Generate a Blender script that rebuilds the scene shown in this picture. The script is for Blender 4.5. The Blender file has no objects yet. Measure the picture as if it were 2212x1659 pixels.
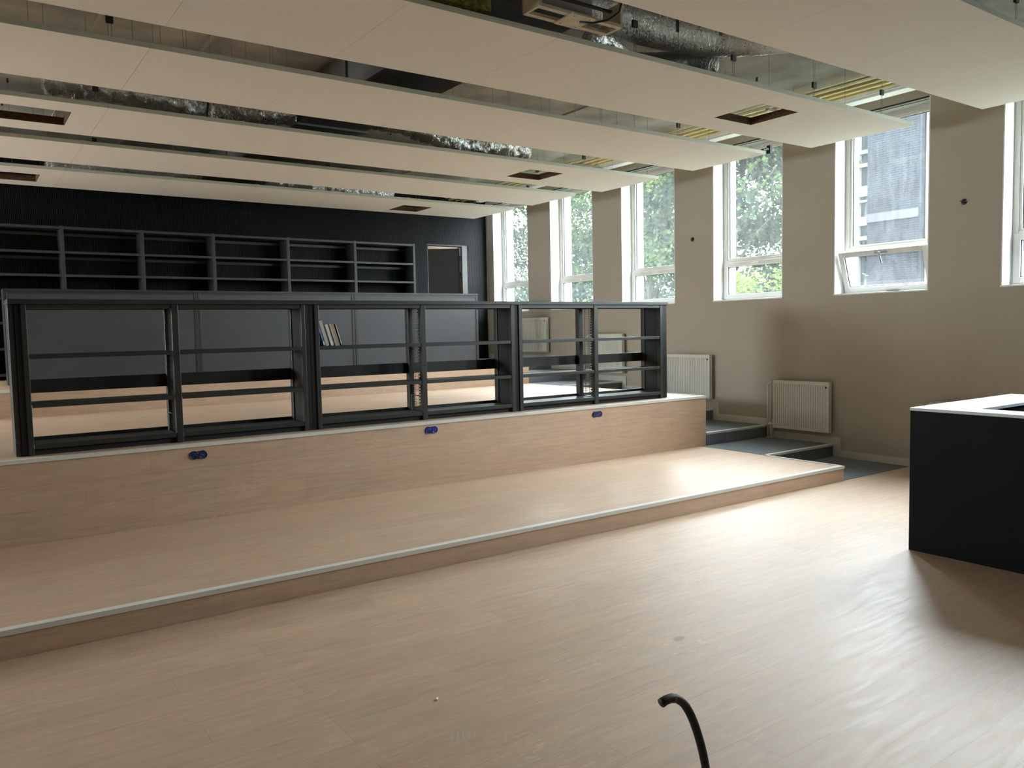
import bpy, bmesh, math, random
from mathutils import Matrix, Vector, noise
random.seed(7)
S = bpy.context.scene
COL = S.collection

# ------------------------------------------------------------------ camera
cd = bpy.data.cameras.new('camera'); cam = bpy.data.objects.new('camera', cd); COL.objects.link(cam)
cd.sensor_fit = 'HORIZONTAL'; cd.sensor_width = 36.0; cd.lens = 1729.84 / 2212 * 36.0
cd.clip_start = 0.05; cd.clip_end = 300
_R = (0.8173883, -0.5757376, -0.0200613); _U = (0.0551573, 0.0435497, 0.9975275); _F = (0.5734405, 0.8164739, -0.0673532)
cam.matrix_world = Matrix(((_R[0], _U[0], -_F[0], 0), (_R[1], _U[1], -_F[1], 0), (_R[2], _U[2], -_F[2], 1.6), (0, 0, 0, 1)))
S.camera = cam

# ------------------------------------------------------------------ world, light, exposure
W = bpy.data.worlds.new('overcast_sky'); S.world = W; W.use_nodes = True
_n = W.node_tree.nodes; _l = W.node_tree.links; _n.clear()
_o = _n.new('ShaderNodeOutputWorld'); _b = _n.new('ShaderNodeBackground'); _b.inputs['Strength'].default_value = 42.0
_tc = _n.new('ShaderNodeTexCoord'); _sx = _n.new('ShaderNodeSeparateXYZ'); _cr = _n.new('ShaderNodeValToRGB')
_l.new(_tc.outputs['Generated'], _sx.inputs[0]); _l.new(_sx.outputs['Z'], _cr.inputs[0])
_cr.color_ramp.elements[0].position = 0.0; _cr.color_ramp.elements[0].color = (.52, .56, .60, 1)
_cr.color_ramp.elements[1].position = 1.0; _cr.color_ramp.elements[1].color = (1.1, 1.18, 1.29, 1)
_l.new(_cr.outputs[0], _b.inputs[0]); _l.new(_b.outputs[0], _o.inputs[0])
S.view_settings.view_transform = 'Standard'; S.view_settings.look = 'None'
S.view_settings.exposure = 0.53; S.view_settings.gamma = 1.0
try: S.view_settings.use_curve_mapping = False
except Exception: pass
S.cycles.max_bounces = 12; S.cycles.diffuse_bounces = 7; S.cycles.glossy_bounces = 4
S.cycles.transparent_max_bounces = 12; S.cycles.sample_clamp_indirect = 6.0
S.cycles.caustics_reflective = False; S.cycles.caustics_refractive = False

RI = 0.1515                     # one step
XW, YB, ZC = 8.656, 13.06, 4.15 # window wall, back wall, slab underside
XL, YFR = -6.0, -4.0            # left wall, wall behind the camera
Z1, Z2, Z3 = RI, 5 * RI, 7 * RI
FAR = [12.862, 11.087, 9.289, 7.463, 5.624, 3.775, 1.94]   # far jambs of the windows
WW, ZS, ZH = 1.12, 1.93, 3.99   # window width, sill, head

# daylight enters through the real window openings: portals only guide the sampling of the sky there
for i, f in enumerate(FAR):
    ld = bpy.data.lights.new('window_portal', 'AREA'); ld.shape = 'RECTANGLE'; ld.size = WW; ld.size_y = ZH - ZS
    ld.cycles.is_portal = True
    lo = bpy.data.objects.new('window_portal', ld); COL.objects.link(lo)
    lo.matrix_world = Matrix(((0, 0, 1, 9.2), (1, 0, 0, f - WW / 2), (0, 1, 0, (ZS + ZH) / 2), (0, 0, 0, 1)))

LW0, LW1, LZ0, LZ1 = 8.9, 12.9, 1.7, 3.5      # unseen opening added in the left wall to brighten the left side
ld = bpy.data.lights.new('added_fill_portal', 'AREA'); ld.shape = 'RECTANGLE'; ld.size = LZ1 - LZ0; ld.size_y = LW1 - LW0; ld.cycles.is_portal = True
lo = bpy.data.objects.new('added_fill_portal', ld); COL.objects.link(lo)
lo.matrix_world = Matrix(((0, 0, -1, XL - .25), (0, 1, 0, (LW0 + LW1) / 2), (1, 0, 0, (LZ0 + LZ1) / 2), (0, 0, 0, 1)))

# ------------------------------------------------------------------ materials
MATS = {}
def mat(name, col, rough=.5, metal=0., spec=.5, bump=None, var=None, bstr=.2):
    m = bpy.data.materials.new(name); m.use_nodes = True; nt = m.node_tree; N = nt.nodes; L = nt.links
    p = N['Principled BSDF']; p.inputs['Base Color'].default_value = (*col, 1); p.inputs['Roughness'].default_value = rough
    p.inputs['Metallic'].default_value = metal; p.inputs['Specular IOR Level'].default_value = spec
    g = N.new('ShaderNodeNewGeometry')
    if var:   # (scale, amount)
        nz = N.new('ShaderNodeTexNoise'); nz.inputs['Scale'].default_value = var[0]; nz.inputs['Detail'].default_value = 6
        L.new(g.outputs['Position'], nz.inputs['Vector'])
        mr = N.new('ShaderNodeMapRange'); mr.inputs[1].default_value = .3; mr.inputs[2].default_value = .7
        mr.inputs[3].default_value = 1 - var[1]; mr.inputs[4].default_value = 1 + var[1]; L.new(nz.outputs['Fac'], mr.inputs[0])
        mx = N.new('ShaderNodeMix'); mx.data_type = 'RGBA'; mx.blend_type = 'MULTIPLY'; mx.inputs[0].default_value = 1
        mx.inputs[6].default_value = (*col, 1); L.new(mr.outputs[0], mx.inputs[7]); L.new(mx.outputs[2], p.inputs['Base Color'])
    if bump:
        nz = N.new('ShaderNodeTexNoise'); nz.inputs['Scale'].default_value = bump; nz.inputs['Detail'].default_value = 4
        L.new(g.outputs['Position'], nz.inputs['Vector'])
        b = N.new('ShaderNodeBump'); b.inputs['Strength'].default_value = bstr; b.inputs['Distance'].default_value = .01
        L.new(nz.outputs['Fac'], b.inputs['Height']); L.new(b.outputs[0], p.inputs['Normal'])
    MATS[name] = m; return m

def wood_mat(name, base, dark, rough, prints=True):
    m = bpy.data.materials.new(name); m.use_nodes = True; N = m.node_tree.nodes; L = m.node_tree.links
    p = N['Principled BSDF']
    g = N.new('ShaderNodeNewGeometry'); sx = N.new('ShaderNodeSeparateXYZ'); L.new(g.outputs['Position'], sx.inputs[0])
    ad = N.new('ShaderNodeMath'); ad.operation = 'ADD'; L.new(sx.outputs['Y'], ad.inputs[0]); L.new(sx.outputs['Z'], ad.inputs[1])
    cb = N.new('ShaderNodeCombineXYZ'); L.new(sx.outputs['X'], cb.inputs[0]); L.new(ad.outputs[0], cb.inputs[1])
    br = N.new('ShaderNodeTexBrick'); L.new(cb.outputs[0], br.inputs['Vector']); br.offset = .37; br.offset_frequency = 3
    br.inputs['Scale'].default_value = 1; br.inputs['Brick Width'].default_value = 1.22; br.inputs['Row Height'].default_value = .178
    br.inputs['Mortar Size'].default_value = .0011; br.inputs['Mortar Smooth'].default_value = .2
    br.inputs['Color1'].default_value = (*base, 1); br.inputs['Color2'].default_value = (*dark, 1)
    br.inputs['Mortar'].default_value = (dark[0] * .72, dark[1] * .70, dark[2] * .68, 1)
    mp = N.new('ShaderNodeMapping'); mp.inputs['Scale'].default_value = (2.2, 17, 1); L.new(cb.outputs[0], mp.inputs[0])
    n1 = N.new('ShaderNodeTexNoise'); n1.inputs['Scale'].default_value = 1.6; n1.inputs['Detail'].default_value = 9; n1.inputs['Roughness'].default_value = .68
    n1.inputs['Distortion'].default_value = .6
    L.new(mp.outputs[0], n1.inputs['Vector'])
    r1 = N.new('ShaderNodeMapRange'); r1.inputs[1].default_value = .3; r1.inputs[2].default_value = .72; r1.inputs[3].default_value = .82; r1.inputs[4].default_value = 1.15
    L.new(n1.outputs['Fac'], r1.inputs[0])
    mx = N.new('ShaderNodeMix'); mx.data_type = 'RGBA'; mx.blend_type = 'MULTIPLY'; mx.inputs[0].default_value = 1
    L.new(br.outputs['Color'], mx.inputs[6]); L.new(r1.outputs[0], mx.inputs[7])
    # short pale grain flecks
    mp2 = N.new('ShaderNodeMapping'); mp2.inputs['Scale'].default_value = (16, 62, 1); L.new(cb.outputs[0], mp2.inputs[0])
    n2 = N.new('ShaderNodeTexNoise'); n2.inputs['Scale'].default_value = 1.3; n2.inputs['Detail'].default_value = 5; n2.inputs['Distortion'].default_value = 1.2
    L.new(mp2.outputs[0], n2.inputs['Vector'])
    r2 = N.new('ShaderNodeMapRange'); r2.inputs[1].default_value = .56; r2.inputs[2].default_value = .75; r2.inputs[3].default_value = 0; r2.inputs[4].default_value = .8
    L.new(n2.outputs['Fac'], r2.inputs[0])
    n3 = N.new('ShaderNodeTexNoise'); n3.inputs['Scale'].default_value = 1.9; n3.inputs['Detail'].default_value = 3; L.new(cb.outputs[0], n3.inputs['Vector'])
    r3 = N.new('ShaderNodeMapRange'); r3.inputs[1].default_value = .5; r3.inputs[2].default_value = .68; L.new(n3.outputs['Fac'], r3.inputs[0])
    mm = N.new('ShaderNodeMath'); mm.operation = 'MULTIPLY'; L.new(r2.outputs[0], mm.inputs[0]); L.new(r3.outputs[0], mm.inputs[1])
    m2 = N.new('ShaderNodeMix'); m2.data_type = 'RGBA'; m2.inputs[7].default_value = (base[0] * 1.5, base[1] * 1.5, base[2] * 1.45, 1)
    L.new(mm.outputs[0], m2.inputs[0]); L.new(mx.outputs[2], m2.inputs[6])
    # hue drift grey <-> pink
    n4 = N.new('ShaderNodeTexNoise'); n4.inputs['Scale'].default_value = 2.3; mp4 = N.new('ShaderNodeMapping'); mp4.inputs['Scale'].default_value = (.7, 4, 1)
    L.new(cb.outputs[0], mp4.inputs[0]); L.new(mp4.outputs[0], n4.inputs['Vector'])
    hr = N.new('ShaderNodeValToRGB'); hr.color_ramp.elements[0].position = .36; hr.color_ramp.elements[0].color = (.975, 1.0, 1.0, 1)
    hr.color_ramp.elements[1].position = .66; hr.color_ramp.elements[1].color = (1.03, .99, .97, 1); L.new(n4.outputs['Fac'], hr.inputs[0])
    m3 = N.new('ShaderNodeMix'); m3.data_type = 'RGBA'; m3.blend_type = 'MULTIPLY'; m3.inputs[0].default_value = 1
    L.new(m2.outputs[2], m3.inputs[6]); L.new(hr.outputs[0], m3.inputs[7])
    L.new(m3.outputs[2], p.inputs['Base Color'])
    rr = N.new('ShaderNodeMapRange'); rr.inputs[1].default_value = .3; rr.inputs[2].default_value = .7; rr.inputs[3].default_value = rough - .05; rr.inputs[4].default_value = rough + .07
    L.new(n1.outputs['Fac'], rr.inputs[0]); L.new(rr.outputs[0], p.inputs['Roughness'])
    p.inputs['Specular IOR Level'].default_value = .92
    b = N.new('ShaderNodeBump'); b.inputs['Strength'].default_value = .06; b.inputs['Distance'].default_value = .004
    L.new(n2.outputs['Fac'], b.inputs['Height']); L.new(b.outputs[0], p.inputs['Normal'])
    MATS[name] = m; return m

M_wood = wood_mat('oak_vinyl_planks', (.56, .398, .272), (.515, .364, .247), .49)
M_wall = mat('greige_wall_paint', (.44, .388, .32), .75, bump=140, bstr=.08, var=(.8, .03))
M_black = mat('black_ribbed_felt', (.005, .0055, .006), .55, var=(2, .12), spec=.22)
M_blackflat = mat('black_flat', (.012, .012, .013), .8)
M_white = mat('white_window_lining', (.88, .89, .90), .5, var=(3, .02))
M_pvc = mat('cream_window_plastic', (.78, .77, .72), .38, var=(5, .02))
M_gasket = mat('dark_gasket', (.03, .035, .045), .6)
M_carpet = mat('blue_grey_carpet', (.22, .24, .26), .95, spec=.1, bump=420, bstr=.8, var=(160, .45))
M_nose = mat('pale_step_nosing', (.70, .70, .65), .36, var=(6, .03))
M_raft = mat('white_ceiling_board', (.90, .86, .80), .85, spec=.2, bump=300, bstr=.12, var=(120, .025))
M_raftedge = mat('shade_tinted_board_edge', (.68, .69, .58), .8, spec=.2)  # darker greenish tone stands for the different light on the side faces
M_rim = mat('raw_brown_board', (.10, .055, .03), .85, spec=.2, var=(30, .3))
M_concrete = mat('bare_concrete_slab', (.46, .455, .425), .85, bump=40, bstr=.3, var=(2.6, .28))
M_steel = mat('dark_grey_painted_steel', (.028, .029, .024), .38, var=(9, .1), spec=.5)
M_steeld = mat('dark_shaded_sheet', (.010, .0105, .010), .45, var=(9, .1), spec=.35)  # side sheets: same steel with shade put into the colour; end panels: dark cladding
M_steel2 = mat('blue_grey_back_panel', (.046, .050, .056), .42, var=(2.5, .08))
M_desk = mat('black_desk_laminate', (.004, .004, .005), .5, var=(8, .1), spec=.12)
M_rad = mat('white_radiator_enamel', (.66, .66, .60), .4, var=(5, .02))
M_base = mat('white_baseboard', (.62, .61, .55), .45, var=(5, .02))
M_wire = mat('galvanised_wire', (.25, .25, .24), .4, .6)
M_clip = mat('dark_steel_clip', (.05, .05, .05), .5, .3)
M_rubber = mat('black_rubber', (.012, .012, .012), .5)
M_blue = mat('blue_back_box', (.010, .022, .16), .5, var=(60, .4))
M_yellow = mat('yellow_gas_pipe', (.62, .52, .24), .5, var=(10, .12))
M_copper = mat('brown_pipe', (.16, .10, .06), .6, var=(10, .2))
M_ply = mat('pale_plywood', (.60, .53, .42), .7, var=(14, .1))
M_wool = mat('green_yellow_insulation', (.30, .30, .08), .95, bump=60, bstr=1, var=(30, .6))
M_tray = mat('galvanised_bracket', (.45, .45, .42), .45, .4)
M_bark = mat('tree_bark', (.05, .048, .044), .95, spec=.1, bump=25, bstr=1, var=(8, .3))
M_grass = mat('mown_grass', (.06, .065, .045), 1, var=(3, .3))
M_asphalt = mat('grey_paving', (.22, .22, .22), 1, var=(6, .15))
M_stone = mat('pale_stone_band', (.016, .0165, .018), .8, var=(1.5, .12))
M_bframe = mat('white_building_window_frame', (.09, .095, .095), .5)
M_bglass = mat('far_window_glass', (.010, .014, .015), .15, var=(.7, .4))
M_lamp = None

def foil(name, col, scale, rough, bstr):
    m = bpy.data.materials.new(name); m.use_nodes = True; N = m.node_tree.nodes; L = m.node_tree.links; p = N['Principled BSDF']
    p.inputs['Metallic'].default_value = 1; p.inputs['Base Color'].default_value = (*col, 1)
    g = N.new('ShaderNodeNewGeometry'); mp = N.new('ShaderNodeMapping'); mp.inputs['Scale'].default_value = (1.6, 1, 1); L.new(g.outputs['Position'], mp.inputs[0])
    n = N.new('ShaderNodeTexNoise'); n.inputs['Scale'].default_value = scale; n.inputs['Detail'].default_value = 5; n.inputs['Distortion'].default_value = .8
    L.new(mp.outputs[0], n.inputs['Vector'])
    b = N.new('ShaderNodeBump'); b.inputs['Strength'].default_value = bstr; b.inputs['Distance'].default_value = .02
    L.new(n.outputs['Fac'], b.inputs['Height']); L.new(b.outputs[0], p.inputs['Normal'])
    r = N.new('ShaderNodeMapRange'); r.inputs[3].default_value = rough - .08; r.inputs[4].default_value = rough + .14; L.new(n.outputs['Fac'], r.inputs[0]); L.new(r.outputs[0], p.inputs['Roughness'])
    return m
M_foil = foil('crinkled_foil', (.78, .77, .74), 26, .22, .9)
M_foil2 = foil('foil_faced_insulation', (.60, .58, .55), 45, .26, .8)
M_galv = foil('dull_duct_metal', (.34, .33, .31), 8, .45, .15)

def brick_mat(name, c1, c2, mortar, bw=.225, rh=.075, axis='Y', rough=.85):
    m = bpy.data.materials.new(name); m.use_nodes = True; N = m.node_tree.nodes; L = m.node_tree.links; p = N['Principled BSDF']
    g = N.new('ShaderNodeNewGeometry'); sx = N.new('ShaderNodeSeparateXYZ'); L.new(g.outputs['Position'], sx.inputs[0])
    ad = N.new('ShaderNodeMath'); ad.operation = 'ADD'; L.new(sx.outputs['X'], ad.inputs[0]); L.new(sx.outputs['Y'], ad.inputs[1])
    cb = N.new('ShaderNodeCombineXYZ'); L.new(ad.outputs[0], cb.inputs[0]); L.new(sx.outputs['Z'], cb.inputs[1])
    br = N.new('ShaderNodeTexBrick'); L.new(cb.outputs[0], br.inputs['Vector'])
    br.inputs['Scale'].default_value = 1; br.inputs['Brick Width'].default_value = bw; br.inputs['Row Height'].default_value = rh
    br.inputs['Mortar Size'].default_value = .009; br.inputs['Bias'].default_value = -.2
    br.inputs['Color1'].default_value = (*c1, 1); br.inputs['Color2'].default_value = (*c2, 1); br.inputs['Mortar'].default_value = (*mortar, 1)
    n = N.new('ShaderNodeTexNoise'); n.inputs['Scale'].default_value = 1.2; n.inputs['Detail'].default_value = 6; L.new(g.outputs['Position'], n.inputs['Vector'])
    mr = N.new('ShaderNodeMapRange'); mr.inputs[1].default_value = .3; mr.inputs[2].default_value = .75; mr.inputs[3].default_value = .8; mr.inputs[4].default_value = 1.35; L.new(n.outputs['Fac'], mr.inputs[0])
    mx = N.new('ShaderNodeMix'); mx.data_type = 'RGBA'; mx.blend_type = 'MULTIPLY'; mx.inputs[0].default_value = 1
    L.new(br.outputs['Color'], mx.inputs[6]); L.new(mr.outputs[0], mx.inputs[7]); L.new(mx.outputs[2], p.inputs['Base Color'])
    b = N.new('ShaderNodeBump'); b.inputs['Strength'].default_value = .6; b.inputs['Distance'].default_value = .01; b.invert = True
    L.new(br.outputs['Fac'], b.inputs['Height']); L.new(b.outputs[0], p.inputs['Normal']); p.inputs['Roughness'].default_value = rough; p.inputs['Specular IOR Level'].default_value = .15
    return m
M_brickw = brick_mat('pale_facing_brick', (.72, .70, .66), (.60, .58, .55), (.25, .24, .23))
M_brickb = brick_mat('blue_grey_engineering_brick', (.002, .0028, .005), (.005, .0062, .010), (.012, .0135, .017))
M_brickd = brick_mat('dark_grey_brick', (.007, .009, .012), (.010, .012, .015), (.016, .018, .021))

def leaf_mat(name, c1, c2):
    m = bpy.data.materials.new(name); m.use_nodes = True; N = m.node_tree.nodes; L = m.node_tree.links; p = N['Principled BSDF']
    g = N.new('ShaderNodeNewGeometry'); n = N.new('ShaderNodeTexNoise'); n.inputs['Scale'].default_value = .9; L.new(g.outputs['Position'], n.inputs['Vector'])
    cr = N.new('ShaderNodeValToRGB'); cr.color_ramp.elements[0].position = .38; cr.color_ramp.elements[0].color = (*c1, 1)
    cr.color_ramp.elements[1].position = .62; cr.color_ramp.elements[1].color = (*c2, 1); L.new(n.outputs['Fac'], cr.inputs[0]); L.new(cr.outputs[0], p.inputs['Base Color'])
    p.inputs['Roughness'].default_value = .9; p.inputs['Specular IOR Level'].default_value = .08
    t = N.new('ShaderNodeBsdfTranslucent'); L.new(cr.outputs[0], t.inputs[0]); ms = N.new('ShaderNodeMixShader'); ms.inputs[0].default_value = .35
    L.new(p.outputs[0], ms.inputs[1]); L.new(t.outputs[0], ms.inputs[2]); L.new(ms.outputs[0], N['Material Output'].inputs[0])
    return m
M_leaf = leaf_mat('green_leaves', (.009, .018, .011), (.028, .042, .012))
M_leaf2 = leaf_mat('far_green_leaves', (.014, .022, .018), (.020, .03, .018))
M_leafy = leaf_mat('yellow_green_leaves', (.035, .055, .010), (.06, .075, .018))

def glass_mat(name, haze):
    m = bpy.data.materials.new(name); m.use_nodes = True; N = m.node_tree.nodes; L = m.node_tree.links; N.remove(N['Principled BSDF'])
    t = N.new('ShaderNodeBsdfTransparent'); t.inputs[0].default_value = (.93, .96, .95, 1)
    gl = N.new('ShaderNodeBsdfGlossy'); gl.inputs['Roughness'].default_value = .02
    lw = N.new('ShaderNodeLayerWeight'); lw.inputs[0].default_value = .5
    pw = N.new('ShaderNodeMath'); pw.operation = 'POWER'; pw.inputs[1].default_value = 5; L.new(lw.outputs['Facing'], pw.inputs[0])
    f = N.new('ShaderNodeMapRange'); f.inputs[3].default_value = .04; f.inputs[4].default_value = 1.0; L.new(pw.outputs[0], f.inputs[0])
    m1 = N.new('ShaderNodeMixShader'); L.new(f.outputs[0], m1.inputs[0]); L.new(t.outputs[0], m1.inputs[1]); L.new(gl.outputs[0], m1.inputs[2])
    tr = N.new('ShaderNodeBsdfTranslucent'); tr.inputs[0].default_value = (.8, .85, .85, 1)
    g = N.new('ShaderNodeNewGeometry'); mp = N.new('ShaderNodeMapping'); mp.inputs['Scale'].default_value = (1, 9, 1.6); L.new(g.outputs['Position'], mp.inputs[0])
    n = N.new('ShaderNodeTexNoise'); n.inputs['Scale'].default_value = 2.5; n.inputs['Detail'].default_value = 5; L.new(mp.outputs[0], n.inputs['Vector'])
    mr = N.new('ShaderNodeMapRange'); mr.inputs[1].default_value = .3; mr.inputs[2].default_value = .7; mr.inputs[3].default_value = haze * .7; mr.inputs[4].default_value = haze * 1.4; L.new(n.outputs['Fac'], mr.inputs[0])
    m2 = N.new('ShaderNodeMixShader'); L.new(mr.outputs[0], m2.inputs[0]); L.new(m1.outputs[0], m2.inputs[1]); L.new(tr.outputs[0], m2.inputs[2])
    L.new(m2.outputs[0], N['Material Output'].inputs[0]); return m
M_glass = glass_mat('dusty_window_glass', .011)

def emit(name, col, s):
    m = bpy.data.materials.new(name); m.use_nodes = True; p = m.node_tree.nodes['Principled BSDF']
    p.inputs['Emission Color'].default_value = (*col, 1); p.inputs['Emission Strength'].default_value = s; return m
M_lamp = emit('lit_corridor_lamp', (1, .96, .88), 22)

# ------------------------------------------------------------------ mesh helpers
class MB:
    def __init__(s): s.v = []; s.f = []
    def box(s, x0, x1, y0, y1, z0, z1):
        b = len(s.v); s.v += [(x, y, z) for x in (x0, x1) for y in (y0, y1) for z in (z0, z1)]
        s.f += [(b, b + 1, b + 3, b + 2), (b + 4, b + 6, b + 7, b + 5), (b, b + 4, b + 5, b + 1), (b + 2, b + 3, b + 7, b + 6), (b, b + 2, b + 6, b + 4), (b + 1, b + 5, b + 7, b + 3)]
        return s
    def tube(s, pts, r, seg=10, cap=True, rf=None):
        pts = [Vector(p) for p in pts]; rings = []; up = Vector((0, 0, 1)); prev = None
        for i, p in enumerate(pts):
            t = (pts[min(i + 1, len(pts) - 1)] - pts[max(i - 1, 0)]).normalized()
            if prev is None:
                a = up if abs(t.z) < .9 else Vector((1, 0, 0)); u = t.cross(a).normalized()
            else: u = (prev - t * prev.dot(t)).normalized()
            prev = u; w = t.cross(u); rr = r(i) if callable(r) else r; b = len(s.v); rings.append(b)
            for k in range(seg):
                an = 2 * math.pi * k / seg; q = rr * (rf(i, an) if rf else 1)
                s.v.append(tuple(p + u * math.cos(an) * q + w * math.sin(an) * q))
        for a, b in zip(rings, rings[1:]):
            for k in range(seg): s.f.append((a + k, a + (k + 1) % seg, b + (k + 1) % seg, b + k))
        if cap:
            s.f.append(tuple(rings[0] + k for k in range(seg))[::-1]); s.f.append(tuple(rings[-1] + k for k in range(seg)))
        return s
    def cyl(s, p0, p1, r, seg=12): return s.tube([p0, p1], r, seg)
    def quad(s, a, b, c, d): n = len(s.v); s.v += [a, b, c, d]; s.f.append((n, n + 1, n + 2, n + 3)); return s
    def build(s, name, m, parent=None, smooth=False, bevel=0, origin=None):
        me = bpy.data.meshes.new(name)
        o3 = origin or (0, 0, 0)
        me.from_pydata([(v[0] - o3[0], v[1] - o3[1], v[2] - o3[2]) for v in s.v], [], s.f)
        bm = bmesh.new(); bm.from_mesh(me); bmesh.ops.recalc_face_normals(bm, faces=bm.faces)
        bm.to_mesh(me); bm.free()
        if smooth:
            for p in me.polygons: p.use_smooth = True
        o = bpy.data.objects.new(name, me); COL.objects.link(o); me.materials.append(m)
        if parent: o.parent = parent
        if origin: o.location = origin
        if bevel:
            b = o.modifiers.new('bevel', 'BEVEL'); b.width = bevel; b.segments = 2; b.limit_method = 'ANGLE'; b.angle_limit = .7
        return o
def B(*a): return MB().box(*a)
def thing(name, label, cat, loc=(0, 0, 0), rz=0, group=None, kind=None):
    o = bpy.data.objects.new(name, None); COL.objects.link(o); o.location = loc; o.rotation_euler.z = rz; o.empty_display_size = .1
    if label: o['label'] = label
    if cat: o['category'] = cat
    if group: o['group'] = group
    if kind: o['kind'] = kind
    return o
def tag(o, label, cat, group=None, kind=None):
    o['label'] = label; o['category'] = cat
    if group: o['group'] = group
    if kind: o['kind'] = kind
    return o
def struct(o, label=None):
    o['kind'] = 'structure'
    if label: o['label'] = label
    return o
def copy_tree(o, parent=None):
    c = o.copy(); COL.objects.link(c)
    if parent: c.parent = parent
    for ch in [k for k in bpy.data.objects if k.parent == o]: copy_tree(ch, c)
    return c

# ------------------------------------------------------------------ room shell
XT = [None, 7.39, 7.47, 7.45]       # right-hand ends of the tiers
YT = [None, 4.675, 6.559, 10.14]    # their fronts
struct(B(XL, XW, YFR, YB, -.2, 0).build('floor', M_wood), 'pale oak plank floor at the foot of the tiers')
struct(B(XL - .3, XW + .55, YFR - .3, YB + 3.2, ZC, ZC + .35).build('ceiling', M_concrete), 'bare grey concrete slab above the hanging boards')
w = MB(); w.box(XL - .2, XL, YFR, LW0, -.2, ZC); w.box(XL - .2, XL, LW1, YB, -.2, ZC); w.box(XL - .2, XL, LW0, LW1, -.2, LZ0); w.box(XL - .2, XL, LW0, LW1, LZ1, ZC)
struct(w.build('wall_left', M_wall))
t = thing('window_9', None, None, (XL - .1, 11.0, 0), kind='structure')  # added fill window, out of view, lifts the light on the left
B(-.003, .003, LW0 - 11.0, LW1 - 11.0, LZ0, LZ1).build('fixed_pane', M_glass, t)
w = MB(); w.box(-.04, .04, LW0 - 11.0, LW1 - 11.0, LZ0, LZ0 + .06); w.box(-.04, .04, LW0 - 11.0, LW1 - 11.0, LZ1 - .06, LZ1)
for k in range(5): y = LW0 - 11.0 + k * (LW1 - LW0 - .06) / 4; w.box(-.04, .04, y, y + .06, LZ0, LZ1)
w.build('window_frame', M_pvc, t)
struct(B(XL, XW, YFR - .2, YFR, -.2, ZC).build('wall_front', mat('low_bounce_dark_wall', (.07, .06, .05), .8)))  # unseen wall coloured dark to cut light bounced onto the tier fronts
# window wall: inner leaf and outer brick leaf
def leaf(x0, x1, m, name, z0, gap):
    w = MB(); w.box(x0, x1, YFR - .2, YB + .2, z0, ZS - gap); w.box(x0, x1, YFR - .2, YB + .2, ZH + gap, ZC + (.35 if gap == 0 else 0))
    edges = [YB + .2] + sum([[f, f - WW] for f in FAR], []) + [YFR - .2]
    for a, b in zip(edges[0::2], edges[1::2]): w.box(x0, x1, b, a, ZS - gap, ZH + gap)
    return struct(w.build(name, m))
leaf(XW, 8.90, M_wall, 'wall_right', -.2, 0)['label'] = 'greige plaster wall with a row of tall windows'
leaf(8.93, 9.13, M_brickw, 'wall_outer', -.5, 0)['label'] = 'pale brick outer skin seen through the windows'
# back wall with door opening and a corridor behind
DX0, DX1, DZ = 7.315, 8.20, 3.215
w = MB(); w.box(XL, DX0, YB, YB + .18, -.2, ZC); w.box(DX1, XW, YB, YB + .18, -.2, ZC); w.box(DX0, DX1, YB, YB + .18, DZ, ZC)
struct(w.build('wall_back', M_wall), 'far end wall behind the black ribbed cladding')
def ribs(x0, x1, z0, z1):
    m = MB(); n = int((x1 - x0) / .022); p = (x1 - x0) / n
    for i in range(n):
        a = x0 + i * p; b = len(m.v)
        m.v += [(a, YB - .012, z0), (a + p * .6, YB - .012, z0), (a + p * .7, YB - .001, z0), (a + p * .95, YB - .001, z0), (a + p, YB - .012, z0),
                (a, YB - .012, z1), (a + p * .6, YB - .012, z1), (a + p * .7, YB - .001, z1), (a + p * .95, YB - .001, z1), (a + p, YB - .012, z1)]
        for k in range(4): m.f.append((b + k, b + k + 1, b + k + 6, b + k + 5))
    return m
w = MB()
for a in ((XL, DX0, Z3, ZC), (DX1, 8.62, Z3, ZC), (DX0, DX1, DZ, ZC)):
    q = ribs(*a); n = len(w.v); w.v += q.v; w.f += [tuple(i + n for i in f) for f in q.f]
struct(w.build('wall_cladding', M_black), 'black vertically ribbed cladding on the far wall')
w = MB(); y1 = YB + 3
w.box(DX0 - 1.2, XW, y1, y1 + .1, Z3, ZC); w.box(DX0 - 1.3, DX0 - 1.2, YB + .18, y1, Z3, ZC); w.box(XW - .01, XW + .05, YB + .18, y1, Z3, ZC); w.box(DX0 - 1.2, XW, YB, y1, Z3 - .1, Z3)
struct(w.build('wall_corridor', M_wall))
d = thing('door_1', 'dark door standing ajar in the black ribbed wall', 'door', (8.04, YB + .05, Z3), 0, kind='structure')
dm = B(-.75, 0, 0, .045, .01, DZ - Z3 - .05).build('door_leaf', M_steel2, d); dm.data.materials[0] = mat('dark_door_leaf', (.045, .046, .044), .6)
dm.location = (0, 0, 0); dm.rotation_euler.z = -math.radians(36)
h = MB()
for z in (.25, 1.55, 1.85): h.cyl((.017, .0, z), (.017, .0, z + .11), .012)
h.build('hinge', M_clip, d)
w = MB(); w.box(DX0 - 8.04, DX0 - 8.02, -.05, .13, 0, DZ - Z3); w.box(.035, DX1 - 8.04, -.05, .13, 0, DZ - Z3); w.box(DX0 - 8.02, .035, -.05, .13, DZ - Z3 - .02, DZ - Z3)
w.build('door_frame', mat('dark_door_frame', (.06, .06, .055), .55), d)
t = thing('corridor_lamp', 'bright lit lamp seen through the gap above the far door', 'lamp', (7.86, YB + 1.0, 3.34))
B(-.08, .08, -.5, 1.2, -.03, .03).build('diffuser', M_lamp, t, bevel=.02); B(-.10, .10, -.52, 1.22, .031, .10).build('housing', M_white, t)
for y in (-.3, 1.0): MB().cyl((0, y, .10), (0, y, ZC - 3.34), .004, 6).build('suspension', M_wire, t)

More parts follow.
